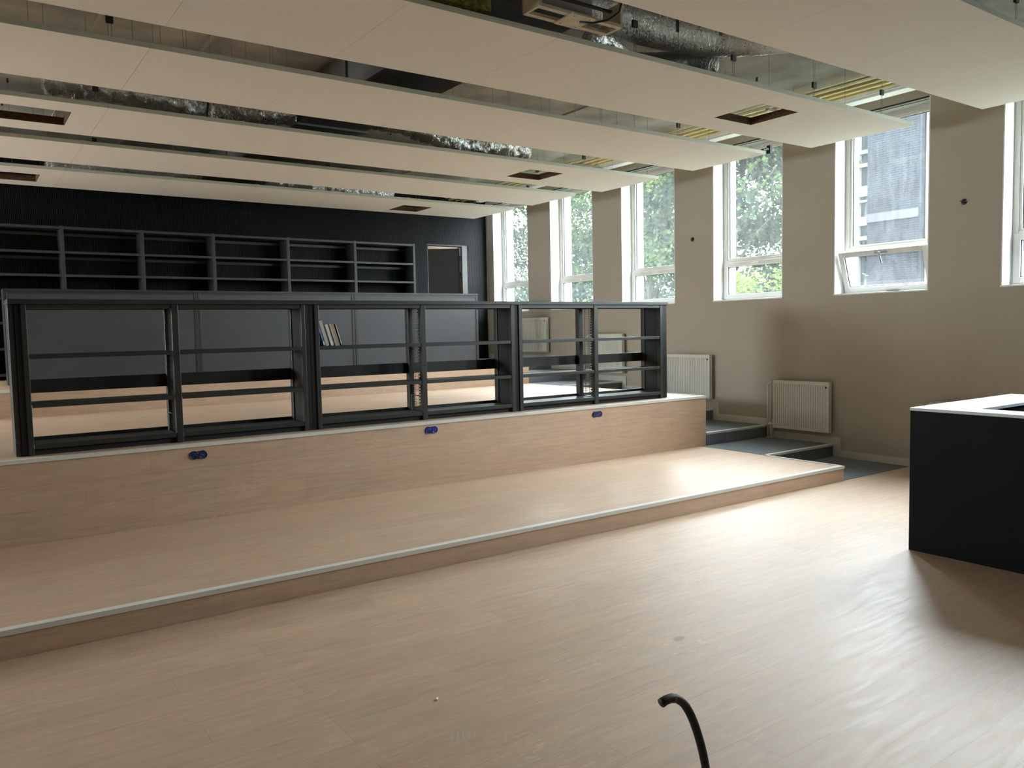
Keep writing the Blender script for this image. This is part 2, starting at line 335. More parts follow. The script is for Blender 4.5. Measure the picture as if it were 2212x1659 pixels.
# skirting that climbs the steps
YS = [None, 5.611, 6.559, 7.46, 8.37, 9.30, 10.14, 11.09]
w = MB(); zz = 0; ys = [YFR] + YS[1:] + [YB]
for k in range(8):
    z = k * RI; last = k == 7
    w.box(XW - .016, XW - .0005, ys[k], ys[k + 1] if last else ys[k + 1] - .10, z, z + .085)
    if not last: w.box(XW - .016, XW - .0005, ys[k + 1] - .0999, ys[k + 1] - .0001, z, z + RI + .085)
struct(w.build('baseboard_right', M_base), 'pale skirting stepping up beside the carpeted stair')
# ribs end: greige strip in corner comes from the wall itself

# ------------------------------------------------------------------ tiers
def tier(k, y1, label):
    x1 = XT[k]; y0 = YT[k]; z = (Z1, Z2, Z3)[k - 1]; zb = (0, Z1, Z2)[k - 1]
    t = thing('wooden_tier', label, 'platform', ((XL + x1) / 2, y0, zb)); ox, oy = -(XL + x1) / 2, -y0
    m = MB(); m.box(XL + .003, x1, y0, y1 - .001, .001 - zb, z - zb - .003); q = m.build('deck', M_wood, t); q.data.transform(Matrix.Translation((ox, oy, 0)))
    n = MB(); yn = (YS[1], YS[5], YS[7])[k - 1]
    h = z - zb
    n.box(XL + .003, x1 + .004, y0 - .008, y0 + .046, h - .003, h + .002)
    n.box(XL + .003, x1, y0 - .008, y0 - .0005, h - .026, h - .0031)
    n.box(x1 - .036, x1 + .004, y0 + .0461, yn, h - .003, h + .002); n.box(x1 + .0005, x1 + .004, y0 - .008, yn, h - .022, h - .0031)
    q = n.build('edge_nosing', M_nose, t); q.data.transform(Matrix.Translation((ox, oy, 0))); q['label'] = 'pale edge strip'
    return t
tier(1, YT[2] , 'lowest oak platform with pale edge strip, one step above the floor')
tier(2, YT[3], 'middle oak platform carrying the open bookcases, blue boxes in its front')
tier(3, YB, 'highest oak platform below the black ribbed wall')

# ------------------------------------------------------------------ carpeted stair
t = thing('carpeted_staircase', 'blue grey carpeted steps climbing along the window wall', 'stairs', (8.05, YT[1], 0))
def put(o): o.data.transform(Matrix.Translation((-8.05, -YT[1], 0))); return o
put(B(7.394, XW - .017, YT[1], YS[1], -.02, .004).build('carpet', M_carpet, t))['label'] = 'flat carpet at the foot of the steps'
for k in range(1, 8):
    y1 = YS[k + 1] if k < 7 else YB - .013
    x0 = 7.395 if k == 1 else 7.476 if k < 6 else 7.455
    s = put(B(x0, XW - .017, YS[k], y1, (k - 1) * RI if k > 1 else 0, k * RI).build('step', M_carpet, t))
    n = MB(); n.box(x0, XW - .017, YS[k] - .008, YS[k] + .045, k * RI + .0002, k * RI + .004); n.box(x0, XW - .017, YS[k] - .008, YS[k] - .0005, k * RI - .02, k * RI + .0001)
    q = put(n.build('step_nosing', M_nose, s))

# ------------------------------------------------------------------ windows
def make_window(i, far, tilt=False):
    n = far - WW
    lab = None
    t = thing('window_%d' % i, None, None, (8.86, n, ZS), 0, kind='structure')
    ht = ZH - ZS
    w = MB()                                   # linings in the reveal
    w.box(-.204, .05, -.001, .012, .02, ht); w.box(-.204, .05, WW - .012, WW + .001, .02, ht); w.box(-.184, .05, .012, WW - .012, ht - .018, ht + .001)
    w.build('reveal_lining', M_white, t)
    B(-.214, .05, -.004, WW + .004, 0, .018).build('window_sill', M_white, t, bevel=.003)
    B(-.204, -.184, .012, WW - .012, ht - .012, ht + .001).build('shadow_gap', M_blackflat, t)
    B(-.17, -.02, .012, WW - .012, ht - .030, ht - .018).build('head_vent', mat('grey_vent', (.20, .20, .18), .7) if 'grey_vent' not in MATS else MATS['grey_vent'], t)
    f = MB(); a, b = .012, WW - .012
    f.box(0, .07, a, a + .055, .018, ht - .018); f.box(0, .07, b - .055, b, .018, ht - .018)
    f.box(0, .07, a + .055, b - .055, ht - .075, ht - .018); f.box(0, .07, a + .055, b - .055, .018, .050); f.box(0, .07, a + .055, b - .055, .515, .560)
    f.box(.012, .06, a + .055, a + .082, .56, ht - .075); f.box(.012, .06, b - .082, b - .055, .56, ht - .075)
    f.box(.012, .06, a + .082, b - .082, .56, .585); f.box(.012, .06, a + .082, b - .082, ht - .10, ht - .075)
    f.build('window_frame', M_pvc, t, bevel=.003)
    g = MB(); y0, y1, z0, z1 = a + .082, b - .082, .585, ht - .10
    g.box(.03, .05, y0, y0 + .010, z0, z1); g.box(.03, .05, y1 - .010, y1, z0, z1); g.box(.03, .05, y0, y1, z0, z0 + .006); g.box(.03, .05, y0, y1, z1 - .006, z1)
    g.build('gasket', M_gasket, t)
    B(.036, .042, y0 + .002, y1 - .002, z0 + .002, z1 - .002).build('fixed_pane', M_glass, t)
    # lower vent sash, local origin on its bottom hinge line
    s = MB(); y0, y1, h = a + .020, b - .020, .495; q = .062
    s.box(-.018, .045, y0, y0 + q, 0, h); s.box(-.018, .045, y1 - q, y1, 0, h); s.box(-.018, .045, y0 + q, y1 - q, 0, q); s.box(-.018, .045, y0 + q, y1 - q, h - q, h)
    so = s.build('vent_sash', M_pvc, t, bevel=.004); so.location = (0, 0, .035)
    g = MB(); u0, u1, v0, v1 = y0 + q, y1 - q, q, h - q
    g.box(.0, .03, u0, u0 + .009, v0, v1); g.box(.0, .03, u1 - .009, u1, v0, v1); g.box(.0, .03, u0, u1, v0, v0 + .006); g.box(.0, .03, u0, u1, v1 - .006, v1)
    g.build('gasket', M_gasket, so)
    B(.010, .016, u0 + .001, u1 - .001, v0 + .001, v1 - .001).build('pane', M_glass, so)
    hd = MB(); c = (y0 + y1) / 2
    hd.box(-.030, -.018, c - .075, c + .075, h - .046, h - .018)
    if tilt: hd.box(-.052, -.030, c - .008, c + .022, h - .045, h - .020); hd.tube([(-.05, c, h - .03), (-.058, c - .004, h - .075), (-.062, c - .012, h - .15)], .010, 8)
    else: hd.box(-.046, -.030, c - .05, c + .05, h - .038, h - .026)
    hd.build('handle', M_pvc if not tilt else mat('grey_lever', (.45, .45, .46), .4), so, bevel=.002)
    if tilt:
        so.rotation_euler.y = -math.radians(19)
        B(-.05, .03, .42, .56, .018, .034).build('stay', M_clip, t)
    return t
win = {}
pro = make_window(4, FAR[3])
for i, f in enumerate(FAR):
    if i == 3: win[i] = pro; continue
    if i == 4: win[i] = make_window(5, f, True); continue
    c = copy_tree(pro); c.name = 'window_%d' % (i + 1); c.location = (8.86, f - WW, ZS); win[i] = c
LW = ['narrow window nearest the black wall', 'second window from the black wall, sky below leaves', 'third window from the black wall with a tree trunk',
      'fourth window from the black wall, full of leaves and hedge', 'window with the lower sash tilted open', 'window cut off by the right edge of the photo', None]
for i, l in enumerate(LW):
    if l: win[i]['label'] = l

# ------------------------------------------------------------------ ceiling boards (rafts)
RZ, RT = 3.58, .036
def raft(y0, y1, xr, holes, label, wires, xoff=0):
    t = thing('ceiling_raft', label, 'ceiling panel', ((XL + xr) / 2, (y0 + y1) / 2, RZ), group=None)
    T = Matrix.Translation((-(XL + xr) / 2, -(y0 + y1) / 2, -RZ))
    seams = [x for x in [1.25 + 1.137 * k for k in range(-7, 7)] if XL + .1 < x < xr - .1]
    xs = [XL + .05] + seams + [xr]; g = .0011
    m = MB(); e = MB()
    for a, b in zip(xs, xs[1:]):
        a += g; b -= g; hs = [h for h in holes if h[0] > a - .01 and h[1] < b + .01]
        if hs:
            h = hs[0]
            for q in ((a, h[0], y0, y1), (h[1], b, y0, y1), (h[0], h[1], y0, h[2]), (h[0], h[1], h[3], y1)): m.box(q[0], q[1], q[2], q[3], RZ, RZ + RT)
        else: m.box(a, b, y0, y1, RZ, RZ + RT)
    for s in seams: m.box(s - .03, s + .03, y0 + .01, y1 - .01, RZ + RT, RZ + RT + .006)
    o = m.build('board', M_raft, t); o.data.transform(T)
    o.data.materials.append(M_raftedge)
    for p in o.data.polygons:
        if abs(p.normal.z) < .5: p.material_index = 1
    for h in holes:
        r = MB(); b = .006
        r.box(h[0], h[0] + b, h[2], h[3], RZ + .001, RZ + .07); r.box(h[1] - b, h[1], h[2], h[3], RZ + .001, RZ + .07)
        r.box(h[0], h[1], h[2], h[2] + b, RZ + .001, RZ + .07); r.box(h[0], h[1], h[3] - b, h[3], RZ + .001, RZ + .07)
        q = r.build('opening_rim', M_rim, t); q.data.transform(T); q['label'] = 'raw brown edge of the square opening'
    for k, x in enumerate(wires):
        for y in (y0 + .05, y1 - .12):
            if x > xr - .05 or 2.98 < x < 3.88: continue
            if y0 > 4 and y0 < 5 and y < 5 and 2.0 < x < 3.0: continue
            if y > 11.9 and x < 6.1 and 1 < x: pass
            dz = ZC - RZ - RT - .001
            wo = MB().cyl((0, 0, 0), (0, 0, dz), .0015, 6)
            if k % 2: wo.cyl((.022, 0, 0), (.022, 0, dz * .6), .0015, 6)
            wq = wo.build('hanger_wire', M_wire, t); wq.location = (x - (XL + xr) / 2, y - (y0 + y1) / 2, RT + .001)
            cz = .10 + .05 * (k % 3)
            cm = MB()
            if k % 2: cm.box(-.012, .034, -.01, .01, cz, cz + .05)
            else: cm.box(-.008, .008, -.008, .008, dz - .04, dz)
            cm.build('wire_clip', M_clip, wq)
    return t
BW = [-.2, .2, .62, 1.0, 1.33, 1.48, 1.92, 2.10, 2.58, 3.1, 3.87, 4.28, 4.76, 5.39, 5.86, 6.49, 6.98, 7.59]
raft(2.553, 3.713, 8.074, [], 'nearest white ceiling board, top right, without an opening', [5.2, 6.1, 6.9, 7.6])
raft(4.384, 5.552, 8.088, [(6.09, 6.635, 4.69, 5.235)], 'second nearest white ceiling board with the largest square opening', BW)
raft(6.022, 7.139, 7.903, [], 'third white ceiling board from the camera with a sensor on its end', BW)
raft(7.752, 8.898, 7.917, [(6.02, 6.55, 8.09, 8.61), (.40, 1.0, 8.05, 8.58)], 'fourth white ceiling board from the camera, square openings near both ends', [x + .15 for x in BW])
raft(9.306, 10.401, 7.77, [], 'fifth white ceiling board from the camera, plain, second last before the black wall', BW)
raft(10.87, 12.113, 7.76, [(5.95, 6.465, 11.315, 11.85), (.45, 1.025, 11.26, 11.785)], 'farthest white ceiling board, next to the black ribbed wall', [x + .1 for x in BW])
t = thing('presence_sensor', 'small dark sensor clamped to the end of the third ceiling board', 'sensor', (7.9, 6.03, 3.62))
B(0.0, .07, -.015, .015, .012, .032).build('bracket', M_clip, t); B(.055, .10, -.025, .025, -.03, .07).build('sensor_head', M_rubber, t, bevel=.006); 
t2 = B(-.05, .0, -.02, .02, -.004 + .0, .016).build('clamp', M_clip, t); t2.location = (0, 0, .001)

# ------------------------------------------------------------------ services above the boards
def crinkle(path, r, name, m, amp=.10, n=9, seg=28, ends=True):
    P = [Vector(p) for p in path]; pts = []
    for i in range(len(P) - 1):
        p0, p1, p2, p3 = P[max(i - 1, 0)], P[i], P[i + 1], P[min(i + 2, len(P) - 1)]
        k = max(2, int((p2 - p1).length / .018))
        for j in range(k):
            t = j / k
            pts.append(.5 * ((2 * p1) + (-p0 + p2) * t + (2 * p0 - 5 * p1 + 4 * p2 - p3) * t * t + (-p0 + 3 * p1 - 3 * p2 + p3) * t ** 3))
    pts.append(P[-1])
    def rf(i, a):
        p = pts[i]; c, s_ = math.cos(a), math.sin(a)
        q = noise.noise(Vector((p.x * n * 1.6, p.y * n * 1.6 + c * 1.7, p.z * n + s_ * 1.7))) + .5 * noise.noise(Vector((p.x * n * 5, p.y * n * 5 + c * 4, s_ * 4)))
        e = 1.0
        if ends:
            d = min(i, len(pts) - 1 - i)
            if d < 4: e = (.55, .82, .93, .98)[d]
        return (1 + amp * q) * e
    return MB().tube(pts, r, seg, True, rf).build(name, m, None, smooth=True)
M_foil3 = foil('dark_crinkled_foil', (.34, .34, .32), 30, .30, .7)
def duct(path, r, m, label, amp=.10, straps=(), name='flexible_duct', n=9):
    t = thing(name, label, 'duct', path[0])
    o = crinkle(path, r, 'duct_body', m, amp, n); o.parent = t; o.data.transform(Matrix.Translation(-Vector(path[0])))
    for s in straps:
        q = MB().tube([(s[0], s[1] - (r + .012) * math.cos(a), s[2] + (r + .012) * math.sin(a)) for a in [math.pi * k / 8 * 2 for k in range(9)]], .008, 6, False)
        q.cyl((s[0], s[1], s[2] + r), (s[0], s[1], ZC - .002), .004, 6)
        q = q.build('duct_strap', M_rubber, t); q.data.transform(Matrix.Translation(-Vector(path[0])))
    return t
duct([(3.83, 4.64, 3.975), (4.3, 4.65, 3.975), (4.85, 4.62, 3.965), (5.3, 4.50, 3.965), (5.75, 4.15, 3.97), (6.3, 3.7, 3.97)], .158, M_foil2,
     'large foil wrapped duct crossing the gap before the second ceiling board', .05, (), 'insulated_duct', 5)
duct([(4.7, 5.10, 3.80), (5.0, 5.0, 3.82), (5.3, 4.90, 3.85), (5.58, 4.80, 3.87)], lambda i: .10 if i < 34 else .10 + .045 * min(1, (i - 34) / 8), M_foil3, 'short foil duct ending in a rounded cap above the second board', .05, name='duct_stub', n=5)
duct([(3.95, 4.60, 3.72), (4.15, 4.60, 3.735), (4.42, 4.70, 3.70)], .065, M_foil, 'small bright foil elbow just above the edge of the second board', .2, name='duct_elbow', n=14)
duct([(.78, 8.05, 3.84), (1.3, 8.02, 3.84), (1.8, 8.08, 3.83), (2.2, 8.16, 3.80), (2.6, 8.06, 3.82), (3.01, 8.02, 3.86)], .14, M_foil, 'crinkled foil duct left of the big metal duct in the third gap', .16, [(2.15, 8.15, 3.80)])
duct([(3.85, 7.99, 3.93), (4.3, 8.0, 3.90), (4.7, 8.08, 3.84), (5.1, 8.18, 3.80), (5.5, 8.16, 3.82), (6.05, 8.22, 3.83)], .14, M_foil, 'bright sagging foil duct right of the big metal duct in the third gap', .22)
duct([(1.12, 11.72, 3.82), (1.8, 11.70, 3.82), (2.5, 11.66, 3.83), (3.01, 11.68, 3.83)], .13, M_foil, 'foil duct over the farthest board, left half', .14)
duct([(3.85, 11.64, 3.83), (4.5, 11.62, 3.82), (5.2, 11.62, 3.80), (5.92, 11.66, 3.81)], .13, M_foil, 'foil duct over the farthest board, right half, nearer the windows', .18)
duct([(5.6, 2.15, 3.86), (6.1, 2.30, 3.84), (6.4, 2.36, 3.84)], .10, M_foil, 'piece of foil duct at the top right corner above the nearest board', .16, name='foil_duct')
t = thing('main_air_duct', 'wide dull metal duct running across above the white boards', 'duct', (3.43, 4.35, 3.76))
B(-.38, .38, 0, 7.6, 0, .34).build('duct_body', M_galv, t, bevel=.01)
for y in (1.2, 2.45, 3.7, 4.95, 6.2): B(-.40, .40, y, y + .03, -.02, .36).build('duct_flange', M_galv, t)
o = tag(B(2.2, 3.0, 4.42, 4.75, 3.66, 3.80).build('insulation_roll', M_wool), 'green yellow insulation above the edge of the second board', 'insulation')
t = thing('plywood_frame', 'pale plywood frame with a square plate below the big foil duct', 'frame', (3.51, 4.2, 3.63))
w = MB(); w.box(-.355, .355, -.09, -.05, 0, .02); w.box(-.355, .355, .05, .09, 0, .02); w.box(-.355, -.335, -.09, .09, .02, .16); w.box(.335, .355, -.09, .09, .02, .16)
w.box(-.355, -.335, -.05, .05, 0, .02); w.box(.335, .355, -.05, .05, 0, .02)
w.build('frame_rail', M_ply, t); B(-.11, .08, -.13, .075, -.012, -.001).build('plate', M_ply, t); B(-.33, .33, -.012, .012, .12, .135).build('steel_rail', M_clip, t)
s = MB()
for x, y in ((-.08, -.1), (.05, -.1), (-.08, .045), (.05, .045)): s.cyl((x, y, -.014), (x, y, -.011), .005, 8)
s.build('screw', M_clip, t)
o = MB().tube([(3.63, 3.86, ZC), (3.64, 3.86, 3.82), (3.638, 3.865, 3.70), (3.62, 3.88, 3.61), (3.57, 3.93, 3.565), (3.50, 4.0, 3.555), (3.44, 4.06, 3.57)], .007, 8).build('hanging_cable', M_rubber, smooth=True)
tag(o, 'black cable looping down beside the plywood frame', 'cable')
for x, l in ((4.14, 'left of the two upright black straps on the large foil duct'), (4.58, 'right of the two upright black straps, above the rounded duct cap')):
    o = B(x - .012, x + .012, 3.865, 3.875, 3.58 if x < 4.3 else 3.64, ZC).build('hanging_strap', M_rubber); tag(o, l, 'strap')
# pipes along the windows
px = [(7.72, .014), (7.79, .020), (7.86, .014), (7.93, .020), (8.00, .014), (8.07, .018), (8.14, .014)]
for i, (x, r) in enumerate(px):
    z = 4.07 - (.03 if i % 2 else 0)
    o = MB().cyl((0, 0, 0), (0, 11.8, 0), r, 10).build('yellow_pipe', M_yellow, smooth=True); o.location = (x, 1.2, z)
    tag(o, ('thin yellow pipe farthest from the windows', 'second yellow pipe counted from the room side', 'third yellow pipe counted from the room side', 'middle one of the seven yellow pipes', 'third yellow pipe counted from the window side', 'second yellow pipe counted from the window side', 'yellow pipe nearest the white pipes')[i], 'pipe', 'yellow pipes running along the window wall')
for x in (8.215, 8.28):
    o = MB().cyl((0, 0, 0), (0, 11.8, 0), .018, 10).build('white_pipe', M_base, smooth=True); o.location = (x, 1.2, 4.07)
    tag(o, 'long white pipe next to the yellow pipes' if x < 8.25 else 'long white pipe next to the white trunking', 'pipe', 'white pipes beside the yellow pipes')
o = B(8.34, 8.50, 1.2, 13.0, 4.04, 4.149).build('cable_trunking', M_white); tag(o, 'white boxed trunking along the slab above the windows', 'trunking')
for i, y in enumerate((2.3, 3.9, 5.8, 7.45, 9.2, 10.6)):
    o = B(-.45, .12, -.02, .02, 0, .03).build('pipe_bracket', M_tray); o.location = (8.08, y, 3.985)
    tag(o, 'galvanised bracket under the yellow pipes ' + ('above the nearest ceiling board', 'between the first and second ceiling boards', 'between the second and third ceiling boards', 'between the third and fourth ceiling boards', 'between the fourth and fifth ceiling boards', 'next to the farthest ceiling board')[i], 'bracket', 'brackets under the yellow pipes')
for x in (1.13, 1.99, 6.16):
    o = B(x - .014, x + .014, 2.2, 13.0, ZC - .02, ZC - .0005).build('slab_conduit', M_concrete); o.data.materials[0] = mat('light_conduit', (.5, .49, .42), .7) if 'light_conduit' not in MATS else MATS['light_conduit']
    tag(o, {1.13: 'leftmost pale conduit fixed across the slab', 1.99: 'second pale conduit from the left across the slab', 6.16: 'pale conduit across the slab near the round duct cap'}[x], 'conduit')

# ------------------------------------------------------------------ open bookcases on the middle tier
FY0, FY1 = 6.734, 7.06
LV = [(1.459, 1.491), (1.103, 1.135)]
def bookcase(x0, x1, posts, label, left_end=False):
    cx = (x0 + x1) / 2; t = thing('metal_bookcase', label, 'bookcase', (cx, (FY0 + FY1) / 2, Z2), group=None)
    T = Matrix.Translation((-cx, -(FY0 + FY1) / 2, -Z2))
    def add(mb, n, m, bev=0, par=None):
        o = mb.build(n, m, par or t, bevel=bev); o.data.transform(T); return o
    zt = 1.857; (a0, a1), (m0, m1), (b0, b1) = posts
    add(B(x0 + .002, a0, FY0 + .012, FY1, Z2, zt), 'end_panel', M_steeld); add(B(b1, x1 - .002, FY0 + .012, FY1, Z2, zt), 'end_panel', M_steeld)
    for (p0, p1), e in ((posts[0], 1), (posts[1], 0), (posts[2], 1)):
        add(B(p0, p1, FY0, FY0 + .05, Z2, zt), 'upright', M_steel, .004); add(B(p0, p1, FY1 - .065, FY1, Z2, zt), 'upright', M_steel, .004)
    # closed side sheets behind the outer posts, wire mesh between the middle posts
    add(B(a0 + .004, a1 - .012, FY0 + .05, FY1 - .065, Z2, zt), 'side_sheet', M_steeld); add(B(b0 + .012, b1 - .004, FY0 + .05, FY1 - .065, Z2, zt), 'side_sheet', M_steeld)
    xm = (m0 + m1) / 2; g = MB(); z = Z2 + .05
    while z < zt - .03: g.box(xm - .001, xm + .001, FY0 + .05, FY1 - .065, z, z + .0035); z += .0105
    for y in (FY0 + .12, FY0 + .19): g.box(xm - .0015, xm + .0015, y, y + .004, Z2, zt)
    add(g, 'mesh_panel', M_steel)
    g = MB(); z = Z2 + .03
    while z < zt - .03: g.box(m0 + .006, m1 - .006, FY0 + .05, FY0 + .075, z, z + .018); z += .030
    add(g, 'slotted_rail', M_steel)
    for (c0, c1) in ((a1, m0), (m1, b0)):
        for z0, z1 in LV:
            s = MB(); s.box(c0 + .004, c1 - .004, FY0 + .012, FY1 - .05, z1 - .012, z1 - .004); s.box(c0 + .004, c1 - .004, FY0 + .004, FY0 + .014, z0, z1)
            s.box(c0 + .004, c1 - .004, FY1 - .052, FY1 - .042, z1 - .03, z1); add(s, 'shelf', M_steel, .002)
        s = MB(); s.box(c0 + .002, c1 - .002, FY0 + .008, FY1 - .01, .828, .836); s.box(c0 + .002, c1 - .002, FY0 + .004, FY0 + .012, .800, .836); s.box(c0 + .002, c1 - .002, FY1 - .02, FY1 - .01, .80, .862)
        add(s, 'base_shelf', M_steel, .002)
        add(B(c0 + .002, c1 - .002, FY0 + .03, FY0 + .04, Z2, .800), 'plinth', M_blackflat)
        add(B(c0, c1, FY0 + .006, FY0 + .03, 1.822, zt), 'top_rail', M_steel, .002); add(B(c0, c1, FY1 - .03, FY1 - .006, 1.822, zt), 'top_rail', M_steel, .002)
        add(B(c0, c1, FY1 - .02, FY1 - .006, 1.195, 1.298), 'rear_stop', M_steel, .002)
    br = MB(); br.tube([(m0 - .02, FY0 + .07, .99), (m0 - .02, FY0 + .19, .99), (m0 - .02, FY0 + .19, .845)], .003, 6, True); br.box(m0 - .022, m0 + .004, FY0 + .066, FY0 + .074, .985, .995)
    add(br, 'book_support', M_wire)
    return t
bookcase(.398, 2.592, [(.438, .475), (1.457, 1.509), (2.512, 2.549)], 'leftmost of the three empty dark steel bookcases on the middle platform')
bookcase(2.592, 4.803, [(2.634, 2.675), (3.685, 3.739), (4.733, 4.774)], 'middle dark steel bookcase, the one holding the few books')
bookcase(4.803, 7.0, [(4.830, 4.876), (5.855, 5.912), (6.880, 6.922)], 'rightmost dark steel bookcase, its end nearest the windows')
o = B(.36, 7.005, FY0 - .014, FY1 + .012, 1.857, 1.892).build('bookcase_top_board', M_steel, bevel=.003); tag(o, 'long dark top board lying across the three open bookcases', 'shelf board')
o = B(.362, .397, FY0 + .02, FY1, Z2, 1.857).build('end_cladding', M_steel, bevel=.002); tag(o, 'narrow dark cladding strip at the far left end of the bookcases', 'panel')
# books
bx = [(2.768, .016, .205, M_blue, 'thin blue book leaning at the left end of the row of books'),
      (2.803, .030, .235, None, 'thick cream book, tallest of the leaning books'),
      (2.847, .026, .200, None, 'white book with a label, third of the leaning books'),
      (2.874, .010, .207, None, 'thin cream book right of the white labelled book'),
      (2.889, .013, .203, None, 'tan book in the middle right of the leaning books'),
      (2.905, .014, .203, None, 'pale brown book, second from the right of the leaning books'),
      (2.928, .009, .205, None, 'thin dark book with a white spine at the right end')]
cc = [(.03, .12, .30), (.52, .47, .38), (.62, .60, .58), (.55, .50, .38), (.42, .36, .26), (.36, .28, .22), (.70, .70, .68)]
al = math.radians(16)
for i, (x, wd, ht, m, l) in enumerate(bx):
    t = thing('book', l, 'book', (x - .0, FY0 + .10, LV[0][1] - .003), 0, 'books on the upper shelf')
    t.rotation_euler = (0, -al, 0); t.location.z += wd * math.sin(al)
    cm = mat('book_cover_%s' % 'abcdefg'[i], cc[i], .5, var=(90, .15)) if i != 6 else mat('book_cover_g', (.03, .03, .03), .5)
    c = MB(); c.box(-wd, -wd + .0018, 0, .15, 0, ht); c.box(-.0018, 0, 0, .15, 0, ht); c.box(-wd, 0, -.001, .002, 0, ht); c.build('cover', cm, t)
    B(-wd + .0018, -.0018, .004, .146, .003, ht - .003).build('pages', MATS.get('pages') or mat('pages', (.6, .57, .5), .9), t)
    if i in (0, 2, 6): B(-wd + .001, -.001, -.0018, -.0008, .012, .045).build('spine_label', MATS.get('spine_label') or mat('spine_label', (.8, .8, .78), .6), t)
    if i == 0: B(-wd + .004, -wd + .009, -.0017, -.0008, .05, ht - .02).build('spine_stripe', mat('pale_blue_stripe', (.25, .42, .55), .5), t)
    if i == 6: B(-wd + .002, -.001, -.0017, -.0008, .046, ht).build('spine', mat('white_spine', (.75, .75, .75), .5), t)

# ------------------------------------------------------------------ closed-back bookcases on the top tier
RY0, RY1, RZT = 11.15, 11.48, 2.205
for x0, x1, l in ((.56, 2.745, 'leftmost dark bookcase turned backwards on the highest platform'), (2.745, 4.99, 'middle bookcase seen from its closed grey back on the highest platform'),
                  (4.99, 7.178, 'right bookcase seen from its closed grey back, near the door')):
    t = thing('backward_bookcase', l, 'bookcase', ((x0 + x1) / 2, RY0, Z3)); cx = (x0 + x1) / 2; h = RZT - Z3
    B(x0 - cx + .04, x1 - cx - .04, .008, .014, .05, h - .055).build('back_panel', M_steel2, t)
    for sx in (x0 - cx + .002, x1 - cx - .042): B(sx, sx + .04, 0, .05, 0, h - .03).build('upright', M_steel, t, bevel=.003)
    for sx in (x0 - cx + .002, x1 - cx - .022): B(sx, sx + .02, .05, .33, 0, h - .03).build('end_panel', M_steel, t)
    B(x0 - cx + .042, x1 - cx - .042, 0, .02, h - .055, h - .03).build('top_rail', M_steel, t)
    B(x0 - cx + .042, x1 - cx - .042, .0, .02, 0, .05).build('plinth', M_steel, t)
    for z in (.08, .40, .75): B(x0 - cx + .042, x1 - cx - .042, .02, .32, z, z + .025).build('shelf', M_steel, t)
    B(x0 - cx, x1 - cx, -.01, .34, h - .03, h).build('top_board', M_steel, t, bevel=.003)

# ------------------------------------------------------------------ shelving against the black wall
WY = 12.70
PX = [.37, 1.374, 2.399, 3.405, 4.57, 5.73, 6.855]
names = ['first wall bookcase bay at the left edge of the photo', 'second wall bookcase bay from the left against the black wall', 'third wall bookcase bay from the left against the black wall',
         'fourth wall bookcase bay from the left against the black wall', 'fifth wall bookcase bay, second from the door side', 'sixth wall bookcase bay, nearest the door']
M_strip = mat('grey_shelf_edge', (.036, .036, .034), .42, var=(5, .05))
for i, (a, b) in enumerate(zip(PX, PX[1:])):
    t = thing('wall_bookcase', names[i], 'bookcase', ((a + b) / 2, WY, Z3)); cx = (a + b) / 2
    p0 = a - cx - .022; last = i == len(PX) - 2
    B(p0, p0 + .044, 0, .345, 0, 2.10).build('upright', M_strip, t, bevel=.003)
    if last: B(b - cx - .022, b - cx + .022, 0, .345, 0, 2.10).build('upright', M_strip, t, bevel=.003)
    q1 = b - cx - .023
    for z in (.05, .40, .75, 1.08, 1.40, 1.72):
        s = MB(); s.box(p0 + .045, q1, .012, .33, z + .020, z + .030); s.box(p0 + .045, q1, .004, .014, z, z + .034); s.build('shelf', M_strip, t, bevel=.002)
    s = MB(); s.box(p0 + .045, q1, .004, .34, 2.055, 2.092); s.build('top_shelf', M_strip, t, bevel=.002)
    s = MB(); s.box(p0 + .045, q1, .30, .31, 1.66, 1.70); s.box(p0 + .045, q1, .30, .31, 1.99, 2.03); s.build('rear_rail', M_steel, t)

# ------------------------------------------------------------------ reception desk
t = thing('reception_desk', 'black box shaped counter with an open raised ledge, right of the floor', 'desk', (5.46, 2.95, 0))
w = MB(); w.box(0, .22, -3.4, 0, 0, .985); w.box(.22, 1.53, -.35, 0, 0, .985); w.box(1.5, 1.53, -3.4, -.35, 0, .985)
w.build('desk_body', M_desk, t)
w = MB(); w.box(-.003, .22, -3.4, .003, .985, 1.005); w.box(.22, 1.535, -.365, .003, .985, 1.005)
w.build('ledge', mat('satin_desk_ledge', (.62, .66, .70), .42, spec=1.0), t)
B(.22, 1.5, -3.4, -.35, .70, .73).build('worktop', M_desk, t)

